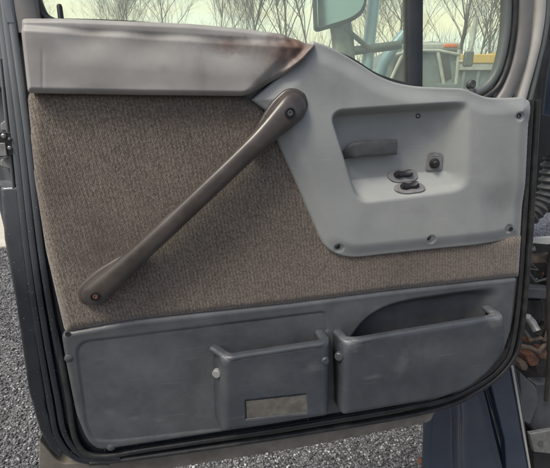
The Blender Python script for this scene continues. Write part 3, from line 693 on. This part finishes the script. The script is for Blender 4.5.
# hinge-side post: seal, grey trim, beige trim
sweep('window_seal', [(498, -170), (505, -40), (506, 15), (503, 45), (496, 72), (484, 88), (468, 96)], -.026, .009, .010, M['seal_grey'], door, p=3)
sweep('window_seal', [(506, -170), (514, -40), (514, 15), (511, 45), (505, 70), (496, 88), (482, 99)], -.020, .006, .008, M['rubber'], door, p=2.5)
sweep('post_trim', [(516, -170), (523, -60), (523, 10), (520, 45), (514, 70), (506, 90), (498, 103)], -.022, .016, .014, M['trim_grey'], door, p=3.2)
sweep('post_trim', [(530, -170), (536, -60), (536, 5), (532, 40), (526, 66), (520, 88), (516, 104)], -.03, .013, .018, M['beige'], door, p=3.2, label='pale beige strip of the post trim')
sweep('window_seal', [(540, -170), (545, -60), (545, 5), (541, 40), (535, 66), (530, 88), (526, 104)], -.03, .006, .012, M['seal_grey'], door, p=3)
# latch-side post
sweep('window_seal', [(26, -170), (34, -60), (37, -8), (40, 6), (47, 18), (60, 24)], -.028, .006, .010, M['rubber'], door, p=3)
sweep('window_frame', [(6, -170), (18, -60), (26, 0), (32, 34)], -.022, .019, .016, M['trim_grey'], door, p=4)
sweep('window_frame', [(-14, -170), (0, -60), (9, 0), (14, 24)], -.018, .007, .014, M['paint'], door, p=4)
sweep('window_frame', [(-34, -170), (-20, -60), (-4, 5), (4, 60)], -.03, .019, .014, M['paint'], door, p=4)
sweep('window_frame', [(-40, -172), (100, -178), (400, -172), (552, -162)], -.03, .03, .02, M['trim_grey'], door, p=4)
V, F = prism([(10, -178), (520, -168), (506, 70), (485, 100), (400, 100), (310, 60), (30, 32)], -.030, -.034)
m_ = MB(); m_.add(V, F); m_.build('window_glass', M['glass'], door, smooth=False)
sweep('belt_seal', [(30, 22), (150, 26), (300, 46), (345, 58), (380, 78), (430, 91), (480, 97)], -.024, .006, .006, M['rubber'], door)
V, F = lathe(W(P(471, 97, -.012)), [(.006, 0), (.006, .016)], axis=Z, up=N); mm = MB(); mm.add(V, F)
mm.add(*lathe(W(P(471, 84.5, -.016)), [(.009, -.004), (.0095, 0), (.009, .004), (.0075, .0055), (.006, .0045), (.0055, .006), (.003, .0062), (.0001, .005)])); mm.build('lock_knob', M['boot'], door)
mm = MB(); mm.add(*lathe(W(P(62, 26, -.014)), [(.0045, 0), (.0042, .028), (.003, .031), (.0001, .032)], axis=Z, up=N)); mm.build('lock_pin', M['black'], door)

# wing mirror seen through the glass
def back(px, py, w_): return W(P(px, py, w_))
mir = MB(); q = rounded([(312, -70), (373, -78, 6), (367, 12, 12), (352, 22, 6), (316, 32, 6)])
V, F = prism(q, -.30, -.325); mir.add(V, F); mo = mir.build('side_mirror', M['bar'], door, bevel=.008)
mir = MB(); q = rounded([(315, -66), (369, -74, 6), (364, 9, 12), (350, 18.5, 6), (318, 28.5, 4)])
V, F = prism(q, -.297, -.3015); mir.add(V, F); mir.build('mirror_glass', M['mirror'], mo, bevel=.001)
mr = MB(); mr.add(*sweep_v([back(340, 22, -.33), back(343, 40, -.33), back(345, 75, -.3)], .03, .012)); mr.build('mirror_arm', M['alu'], mo)
mr = MB(); mr.add(*sweep_v([back(345, 28, -.32), back(368, 48, -.32)], .006, .006)); mr.add(*sweep_v([back(345, 52, -.33), back(400, 45, -.33)], .011, .011)); mr.build('mirror_brace', M['seal_grey'], mo)
mr = MB(); mr.add(*sweep_v([back(381, -90, -.34), back(374, 0, -.34), back(369, 45, -.34), back(364, 100, -.34)], .0155, .0155)); mr.build('mirror_tube', M['blue_tube'], mo)
mr = MB(); mr.add(*sweep_v([back(404, 34, -.42), back(395, 45, -.42), back(383, 65, -.42), back(376, 90, -.42)], .016, .016)); mr.build('mirror_tube', M['blue_tube'], mo)

# ================================================================== the truck's own body beside the door
cab = thing('truck', 'navy truck body and grimy engine bay showing behind the open door on the right', 'truck', np.array([*W(P(490, 470, -.25))[:2], 0.0]))
def slab(name, pts, w0, w1, m__, par=cab, bevel=.003, label=None):
    V, F = prism(rounded(pts), w0, w1); m = MB(); m.add(V, F); return m.build(name, M[m__], par, bevel=bevel, label=label)
# lower skirt: curved, with raised return
sk = rounded([(432, 396), (452, 385), (505, 372), (516, 374), (524, 412), (533, 560), (424, 560)])
def h_sk(x, y, s):
    d = side(x, y, (448, 390), (452, 480)); e = side(x, y, (488, 385), (508, 466))
    h = -.05 * ss(-d, 0, 8) * 1 + .02 * np.exp(-((d + 12) / 7) ** 2)
    h = h - .03 * ss(-e, 0, 5) + .012 * np.exp(-((e) / 2.5) ** 2) - .05 * ss(-e, 8, 30)
    return h + .012 * bump(x, y, 470, 415, 25)
field('side_skirt', sk, -.10, h_sk, M['skirt'], cab, step=.004, skirt=.03, edge=.006)
sweep('skirt_edge', [(512, 366), (518, 400), (524, 435), (530, 470), (540, 540)], -.13, .0035, .004, M['beige'], cab, n=8)
slab('skirt_return', [(488, 372), (512, 350), (522, 400), (531, 470), (540, 560), (512, 560), (505, 440)], -.135, -.16, 'skirt')
slab('bracket', [(520, 372), (537, 388, 4), (539, 402, 3), (530, 425, 3), (522, 420)], -.17, -.2, 'grey_metal')
slab('inner_panel', [(536, 384), (570, 384), (572, 455), (535, 432), (530, 425), (539, 402)], -.2, -.24, 'grey_metal', bevel=.004)
bk = slab('mount_bracket', [(530, 434), (553, 430), (560, 455), (534, 452)], -.16, -.175, 'alu')
mm = MB(); mm.add(*lathe(back(540, 443, -.16), [(.011, 0), (.011, .004), (.006, .005), (.006, .008), (.0001, .009)], n=6)); mm.build('bolt', M['steel'], bk)
slab('frame_rail', [(533, 452), (600, 455), (600, 560), (540, 560)], -.19, -.3, 'black')
# back wall of the engine bay and the pillar above it
slab('engine_bay_wall', [(527, 112), (640, 60), (640, 470), (525, 470), (505, 400)], -.34, -.38, 'engine')
slab('door_pillar', [(533, -220), (640, -220), (640, 118), (560, 150), (541, 150, 8), (528, 130), (527, 60)], -.16, -.24, 'skirt', bevel=.01)
sweep('pillar_seal', [(548, -200), (551, -40), (548, 30), (541, 80), (537, 120), (534, 160)], -.12, .012, .012, M['rubber'], cab, p=3)
slab('hinge_plate', [(529, 110), (560, 118), (560, 150), (528, 165)], -.10, -.13, 'black')
# accordion boot
p_ = np.array(cat([(552, 150, 0), (550, 172, 0), (545, 196, 0), (533, 214, 0), (520, 224, 0)], 26))[:, :2]
rad = .020 + .0045 * np.sin(np.arange(len(p_)) / len(p_) * 2 * math.pi * 13)
V, F = sweep_v(W(P(p_[:, 0], p_[:, 1], -.13)), rad, rad, n=20); mesh('wiring_boot', V, F, M['boot'], cab)
slab('foam_pad', [(526, 232), (541, 228), (556, 214), (560, 236), (548, 243), (527, 240)], -.16, -.19, 'paleplate')
slab('foam_pad', [(528, 238), (560, 236), (562, 241), (548, 245), (527, 243)], -.14, -.15, 'white')
slab('cross_member', [(527, 257), (560, 253), (560, 262), (527, 264)], -.18, -.2, 'tan')
mm = MB(); mm.add(*lathe(back(531, 248, -.18), [(.009, 0), (.009, .006), (.005, .010), (.005, .013)], n=10)); mm.build('grease_fitting', M['alu'], cab)
mm = MB(); mm.add(*sweep_v([back(526, 268, -.19), back(538, 270, -.19), back(530, 262, -.2)], .0022, .0022, n=8)); mm.build('wire_link', M['alu'], cab)
slab('battery_box', [(522, 300), (544, 300, 3), (545, 320, 3), (520, 322)], -.2, -.3, 'black', bevel=.006)
slab('battery_box', [(546, 262), (570, 262), (570, 300), (548, 300)], -.22, -.3, 'black', bevel=.006)
slab('steering_shaft_cover', [(524, 288), (560, 290), (560, 300), (524, 298)], -.17, -.21, 'grey_metal')
mm = MB(); mm.add(*sweep_v([back(526, 316, -.2), back(532, 322, -.19), back(537, 331, -.17)], .012, .012, n=18)); tube_ = mm.build('white_pipe', M['alu'], cab)
mm = MB(); mm.add(*lathe(back(537.2, 331.3, -.1685), [(.009, 0), (.009, .001), (.0001, .0012)], n=18)); mm.build('pipe_bore', M['black'], tube_)
slab('label_tag', [(523, 313), (531, 315), (530, 319), (522, 317)], -.165, -.167, 'white', bevel=0)
mm = MB(); mm.add(*sweep_v([back(521, 346, -.19), back(531, 348, -.18), back(538, 352, -.18), back(545, 344, -.19), back(549, 330, -.2)], .008, .008, n=12)); mm.add(*sweep_v([back(530, 340, -.19), back(541, 338, -.19), back(548, 344, -.19)], .006, .006)); mm.build('rusty_hose_clamp', M['tan'], cab)
rk_ = random.Random(8)
for px, py, a_, b2_ in ((526, 352, 7, 4), (533, 360, 6, 7), (542, 352, 5, 8), (540, 370, 4, 6), (530, 340, 6, 3), (545, 332, 3, 9), (524, 366, 4, 5)):
    t_ = rk_.uniform(-.5, .5); pts = [(px + (i_ * math.cos(t_) - j_ * math.sin(t_)), py + (i_ * math.sin(t_) + j_ * math.cos(t_))) for i_, j_ in ((-a_, -b2_), (a_ * .6, -b2_ * .8), (a_, b2_ * .3), (a_ * .4, b2_), (-a_ * .7, b2_ * .7))]
    slab('rusty_bracket', pts, -.2 - rk_.uniform(0, .03), -.24, rk_.choice(['rust', 'rust', 'tan', 'engine']), bevel=.0015)
for k_ in range(16):
    px, py = rk_.uniform(524, 560), rk_.uniform(246, 400); l_ = rk_.uniform(6, 16); t_ = rk_.uniform(0, 3.1)
    mm = MB(); q_ = [back(px, py, -.26), back(px + l_ * .5 * math.cos(t_), py + l_ * .5 * math.sin(t_) - 3, -.23), back(px + l_ * math.cos(t_), py + l_ * math.sin(t_), -.27)]
    mm.add(*sweep_v(cat([tuple(v_) for v_ in q_], 4), rk_.uniform(.002, .006), None, n=8)); mm.build('engine_line', M[rk_.choice(['engine', 'grey_metal', 'boot', 'alu', 'rust'])], cab)
mm = MB(); mm.add(*sweep_v([back(551, 250, -.17), back(548, 300, -.17), back(550, 350, -.17), back(546, 400, -.18)], .007, .007, n=12)); mm.build('brake_line', M['engine'], cab)
mm = MB(); mm.add(*sweep_v([back(528, 272, -.24), back(536, 282, -.22), back(545, 279, -.2), back(556, 286, -.2)], .005, .005, n=12)); mm.build('rubber_hose', M['boot'], cab); mm = MB(); mm.add(*sweep_v([back(524, 330, -.22), back(530, 338, -.2), back(540, 342, -.2), back(556, 336, -.2)], .006, .006, n=12)); mm.build('rubber_hose', M['boot'], cab)
# rusty chain end by the skirt
rc = thing('rusty_coupling', 'lumpy rusty iron coupling poking up beside the navy skirt at the bottom', 'coupling', np.array([*W(P(425, 470, -.16))[:2], .9]))
mm = MB()
rr_ = random.Random(3)
for px, py, r in ((426, 455, .012), (421, 461, .011), (430, 463, .014), (424, 470, .013), (431, 474, .013), (418, 474, .01)):
    mm.add(*lathe(back(px, py, -.15), [(r * .5, -r), (r * .95, -r * .5), (r, 0), (r * .9, r * .5), (r * .45, r)], n=9, axis=N + U * rr_.uniform(-1, 1) + Z * rr_.uniform(-1, 1)))
mm.build('coupling_knuckle', M['rust'], rc)
mm = MB(); mm.add(*sweep_v([back(432, 446, -.16), back(433, 470, -.16), back(434, 560, -.16)], .006, .006)); mm.build('coupling_rod', M['tan'], rc)
ps = thing('grey_post', 'slim dark grey post standing between the gravel and the navy skirt', 'post', np.array([*W(P(430, 470, -.2))[:2], 0.0]))
V, F = prism([(426, 412), (437, 410), (435, 640), (426, 640)], -.19, -.21); mm = MB(); mm.add(V, F); mm.build('post_flange', M['grey_metal'], ps, bevel=.002)
V, F = prism([(435, 409), (438, 409), (436, 640), (433, 640)], -.18, -.20); mm = MB(); mm.add(V, F); mm.build('post_lip', M['black'], ps, bevel=.001)

# ================================================================== yard beyond
slabc = far(np.array([-60., 14, 5, -70]), np.array([252., 245, 228, 232]), 1); 
def gp(px, py): d = ray(px, py); t = -CAM[2] / d[..., 2]; return CAM + d * t[..., None]
q = gp(np.array([-160., 20, 14, -170]), np.array([256., 247, 212, 218]))
structure(mesh('concrete_apron', np.concatenate([q + Z * .02, q]), [(0, 1, 2, 3), (0, 4, 5, 1), (1, 5, 6, 2), (2, 6, 7, 3), (3, 7, 4, 0)], M['concrete'], None, False))

def fb_(px, py, dist): return far(np.array(float(px)), np.array(float(py)), dist)
def quadbox(x0, x1, z0, z1, y0, y1): return box(((x0 + x1) / 2, (y0 + y1) / 2, (z0 + z1) / 2), x1 - x0, y1 - y0, z1 - z0)
# white truck
D1 = 8.5
def X(px, d): return (px - CX) * d / FPX * 1.02
def ZZ(py, d): return fb_(275, py, d)[2]
wt = thing('parked_truck', 'white work truck with an orange marker lamp, parked beyond the window glass', 'truck', (X(415, D1), D1 + 1, 0))
x0, x1 = X(378, D1), X(441, D1); zt = ZZ(44, D1)
b_ = MB(); yy = D1
prof = [(x0 - .5, .6), (x1 + .05, .6), (x1 + .05, ZZ(58, D1)), (x1, zt), (X(418, D1), zt + .05), (x0 + .2, zt), (x0 - .3, ZZ(72, D1))]
Vp = [(px, yy, pz) for px, pz in prof] + [(px, yy + 2.0, pz) for px, pz in prof]; kk = len(prof)
b_.add(Vp, [tuple(range(kk)), tuple(range(2 * kk - 1, kk - 1, -1))] + [((i + 1) % kk, i, i + kk, (i + 1) % kk + kk) for i in range(kk)])
wc = b_.build('cab', M['bluegrey'], wt, bevel=.04)
for pts in ([(424, 57), (433, 55), (438, 78), (428, 82)], [(384, 60), (403, 58), (403, 82), (381, 82)]):
    b_ = MB(); Vw = [(X(a_, D1), yy - .015, ZZ(c_, D1)) for a_, c_ in pts] + [(X(a_, D1), yy + .1, ZZ(c_, D1)) for a_, c_ in pts]
    b_.add(Vw, [(3, 2, 1, 0), (4, 5, 6, 7), (0, 1, 5, 4), (1, 2, 6, 5), (2, 3, 7, 6), (3, 0, 4, 7)]); b_.build('window', M['grey_metal'], wt, bevel=.01)
b_ = MB(); b_.add(*sweep_v([(X(376, D1), yy - .05, ZZ(57, D1)), (X(400, D1), yy - .05, ZZ(51, D1)), (X(422, D1), yy - .05, ZZ(51, D1)), (X(441, D1), yy - .05, ZZ(55, D1))], .03, .03)); b_.build('drip_rail', M['white'], wt)
b_ = MB(); b_.add(*quadbox(X(396, D1), X(442, D1), ZZ(51, D1), ZZ(42.5, D1), yy - .05, yy + 1.9)); b_.build('roof', M['white'], wt, bevel=.05)
for pa, pb in (((441, 50), (442, 90)), ((422, 52), (432, 90)), ((378, 90), (392, 50)), ((404, 52), (406, 90))):
    b_ = MB(); b_.add(*sweep_v([(X(pa[0], D1), yy - .04, ZZ(pa[1], D1)), (X((pa[0] + pb[0]) / 2, D1), yy - .045, ZZ((pa[1] + pb[1]) / 2, D1)), (X(pb[0], D1), yy - .04, ZZ(pb[1], D1))], .035, .03)); b_.build('window_pillar', M['white'], wt)
b_ = MB(); b_.add(*quadbox(X(424, D1), X(442, D1), ZZ(88, D1), ZZ(84, D1), yy - .09, yy + .02)); b_.build('trim_strip', M['bluegrey'], wt, bevel=.01)
b_ = MB(); b_.add(*quadbox(X(426.5, D1), X(439, D1), ZZ(48.2, D1), ZZ(44.2, D1), yy - .07, yy + .02)); b_.build('marker_lamp', M['orange'], wt, bevel=.02)
b_ = MB(); b_.add(*quadbox(X(442, D1), X(450, D1), ZZ(68, D1), ZZ(53, D1), yy - .3, yy - .2)); b_.build('wing_mirror', M['seal_grey'], wt, bevel=.03)
b_ = MB(); b_.add(*sweep_v([(X(446, D1), yy - .2, ZZ(60, D1)), (X(449, D1), yy - .2, ZZ(45, D1)), (X(449, D1), yy - .2, ZZ(20, D1))], .035, .035)); b_.add(*sweep_v([(X(440, D1), yy, ZZ(62, D1)), (X(446, D1), yy - .2, ZZ(62, D1))], .02, .02)); b_.build('mirror_pole', M['white'], wt)
for xx in (x0 - .1, x1 - .4):
    b_ = MB(); b_.add(*lathe(np.array([xx, yy + .25, .5]), [(.5, -.15), (.5, .1), (.3, .12), (.28, .05), (.0001, .05)], axis=(0, -1, 0), n=28)); b_.build('wheel', M['rubber'], wt)
b_ = MB(); b_.add(*quadbox(x0 - .6, x1 + .1, .42, .62, yy + .2, yy + 1.8)); b_.build('chassis', M['black'], wt)
# trailer
D2 = 10.5
tr = thing('dump_trailer', 'blue grey open trailer with a yellow top rail, standing past the white truck', 'trailer', (X(490, D2), D2 + 1, 0))
xa, xb = X(443, D2), X(600, D2); zt2 = ZZ(64, D2)
b_ = MB(); b_.add(*quadbox(xa, xb, .9, zt2, D2, D2 + 2.3)); 
for k in range(12): b_.add(*quadbox(xa + .1 + k * .33, xa + .17 + k * .33, .95, zt2 - .02, D2 - .06, D2 + .01))
b_.build('trailer_box', M['bluegrey'], tr, bevel=.02)
b_ = MB(); b_.add(*quadbox(xa - .05, xb + .05, zt2 + .002, zt2 + .2, D2 - .1, D2 + .05)); b_.build('top_rail', M['yellow'], tr, bevel=.02)
b_ = MB(); b_.add(*quadbox(xa - .03, xb + .03, zt2 - .14, zt2, D2 - .085, D2 - .01)); b_.build('rail_band', M['white'], tr, bevel=.01)
b_ = MB()
xm = X(483, D2)
Vt = [(xa + .2, D2 + .05, zt2 + .12), (xm, D2 + .1, zt2 + .28), (xb, D2 + .05, zt2 + .14), (xb, D2 + 2.2, zt2 + .14), (xm, D2 + 2.2, zt2 + .34), (xa + .2, D2 + 2.2, zt2 + .12)]
b_.add(Vt + [(x_, y_, z_ - .04) for x_, y_, z_ in Vt], [(0, 1, 4, 5), (1, 2, 3, 4), (11, 10, 7, 6), (10, 9, 8, 7), (0, 6, 7, 1), (1, 7, 8, 2), (5, 4, 10, 11), (4, 3, 9, 10), (0, 5, 11, 6), (2, 8, 9, 3)]); b_.build('tarp', M['yellow'], tr)
for xx in (xa + .9, xa + 2.0):
    b_ = MB(); b_.add(*lathe(np.array([xx, D2 + .3, .5]), [(.5, -.15), (.5, .12), (.3, .14), (.28, .05), (.0001, .05)], axis=(0, -1, 0), n=28)); b_.build('wheel', M['rubber'], tr)
b_ = MB(); b_.add(*quadbox(xa, xb, .6, .9, D2 + .3, D2 + 2)); b_.build('chassis', M['black'], tr)

# bare trees
def tree_mesh(seed, H=11, bushy=1.0):
    r = random.Random(seed); tv = MB(); cv = MB()
    def limb(p0, d, length, rad, lev):
        n = 5 if lev < 2 else 3; pts = [p0]; p = p0.copy(); dd = d.copy(); dirs = [dd]
        for k in range(n):
            dd = dd + np.array([r.gauss(0, .11), r.gauss(0, .11), r.gauss(.03, .05)]) * (1 + .6 * lev) ** .5; dd /= np.linalg.norm(dd); p = p + dd * length / n; pts.append(p.copy()); dirs.append(dd)
        rad_ = np.linspace(rad, rad * (.45 if lev == 0 else .3), n + 1)
        (tv if lev == 0 else cv).add(*sweep_v(np.array(pts), rad_, rad_, n=(8 if lev == 0 else 5 if lev < 2 else 3), up=(.31, .9, .12), cap=False))
        if lev >= 4: return
        cnt = {0: 15, 1: 8, 2: 6, 3: 5}[lev]; cnt = int(cnt * bushy)
        for c in range(cnt):
            t = r.uniform(.28 if lev == 0 else .2, 1); i = min(int(t * n), n - 1); q_ = pts[i] + (pts[i + 1] - pts[i]) * (t * n - i)
            az = r.uniform(0, 6.28); sp = r.uniform(.35, .8); b0 = dirs[i]; s1 = np.cross(b0, [.3, .5, .8]); s1 /= np.linalg.norm(s1); s2 = np.cross(b0, s1)
            nd = b0 * math.cos(sp) + (s1 * math.cos(az) + s2 * math.sin(az)) * math.sin(sp); nd[2] += .25; nd /= np.linalg.norm(nd)
            limb(q_, nd, length * r.uniform(.38, .6), rad_[i] * r.uniform(.34, .52) + .002, lev + 1)
    limb(np.zeros(3), np.array([0, 0, 1.0]), H, H * .0065, 0)
    return tv, cv
GR = 'bare trees standing beyond the yard'
protos = []
for i, (sd0, H) in enumerate(((1, 12), (2, 10.5), (5, 13), (9, 9.5))):
    tv, cv = tree_mesh(sd0, H); protos.append((tv, cv))
spots = [(40, 34), (75, 27), (112, 38), (140, 30), (172, 36), (205, 28), (232, 33), (262, 26), (285, 30), (300, 30), (325, 26), (352, 31), (388, 26), (400, 27), (433, 24), (455, 21), (446, 30), (468, 26), (480, 32), (492, 25), (505, 28), (530, 22), (20, 25), (415, 31), (-30, 30), (570, 26)]
looks = {0: 'tall many-twigged', 1: 'slim crooked', 2: 'tallest spreading', 3: 'short dense'}
where = ['at the far left of the window', 'above the left end of the padded top', 'beyond the left third of the padded top', 'right of the first pair of far trees', 'near the middle of the padded top, far back',
         'over the dark patch of the padded top', 'just left of the near tree by the mirror', 'nearest of those left of the wing mirror', 'directly left of the wing mirror', 'touching the left edge of the wing mirror', 'behind the wing mirror', 'behind the mirror arm and brace',
         'halfway between the blue tube and the dark bar', 'close against the left side of the dark bar', 'rising over the orange marker lamp', 'rising beside the mirror pole of the white truck', 'behind the mirror pole of the white truck', 'over the left end of the yellow tarp',
         'over the peak of the yellow tarp', 'over the right part of the yellow tarp', 'at the right edge of the window glass', 'hidden behind the beige post trim', 'behind the latch-side post', 'behind the dark division bar', 'beyond the door edge at left', 'beyond the navy pillar at right']
pm = {}
for i, (px, dist) in enumerate(spots):
    if px in (20, -30, 570, 530, 415): continue        # nothing of these shows
    k = i % 4; lab = 'bare leafless tree, %s, %s' % (looks[k], where[i])
    lab = ' '.join(lab.split()[:16])
    t = thing('bare_tree', lab, 'tree', (X(px, dist), dist, 0), GR)
    if k not in pm:
        a = protos[k][0]; c = protos[k][1]
        o1 = mesh('trunk', np.concatenate(a.v) + wloc(t), a.f, M['bark'], t); o2 = mesh('crown', np.concatenate(c.v) + wloc(t), c.f, M['bark'], t); pm[k] = (o1, o2)
    else:
        for s_ in pm[k]: c = s_.copy(); c.parent = t; COL.objects.link(c)
    t.rotation_euler = (0, 0, random.uniform(0, 6.28)); sc_ = random.uniform(.8, 1.15); t.scale = (sc_, sc_, sc_)
# far brush reading as one mass
b_ = MB(); r = random.Random(4)
Vb = []; Fb = []
for k in range(9000):
    x_ = r.uniform(-60, 60); y_ = r.uniform(42, 52); z_ = r.uniform(0, 4.2) * r.uniform(.5, 1.1); s_ = r.uniform(.2, .6); dx = r.uniform(-.3, .3)
    n0 = len(Vb); Vb += [(x_ - .02, y_, z_), (x_ + .03, y_, z_), (x_ + dx + .01, y_ + .1, z_ + s_ * 1.9)]; Fb.append((n0, n0 + 1, n0 + 2))
    n0 = len(Vb); Vb += [(x_ - s_ * .3, y_, z_), (x_ + s_ * .2, y_ + .1, z_ - .1), (x_ + dx, y_ + .2, z_ + s_ * .5)]; Fb.append((n0, n0 + 1, n0 + 2))
for k in range(16000):
    x_ = r.uniform(-55, 55); y_ = r.uniform(40, 56); z_ = r.uniform(1, 7.5); s_ = r.uniform(.8, 2.6); dx = r.gauss(0, .45); w_ = r.uniform(.008, .022)
    n0 = len(Vb); Vb += [(x_ - w_, y_, z_), (x_ + w_, y_, z_), (x_ + dx, y_ + r.gauss(0, .3), z_ + s_)]; Fb.append((n0, n0 + 1, n0 + 2))
br = mesh('woodland_brush', Vb, Fb, mat('grey brush', (.16, .16, .15), (.1, .105, .1), .9, 2), None, False); br['kind'] = 'stuff'; br['label'] = 'far tangle of grey brush and twigs along the edge of the yard'; br['category'] = 'brush'
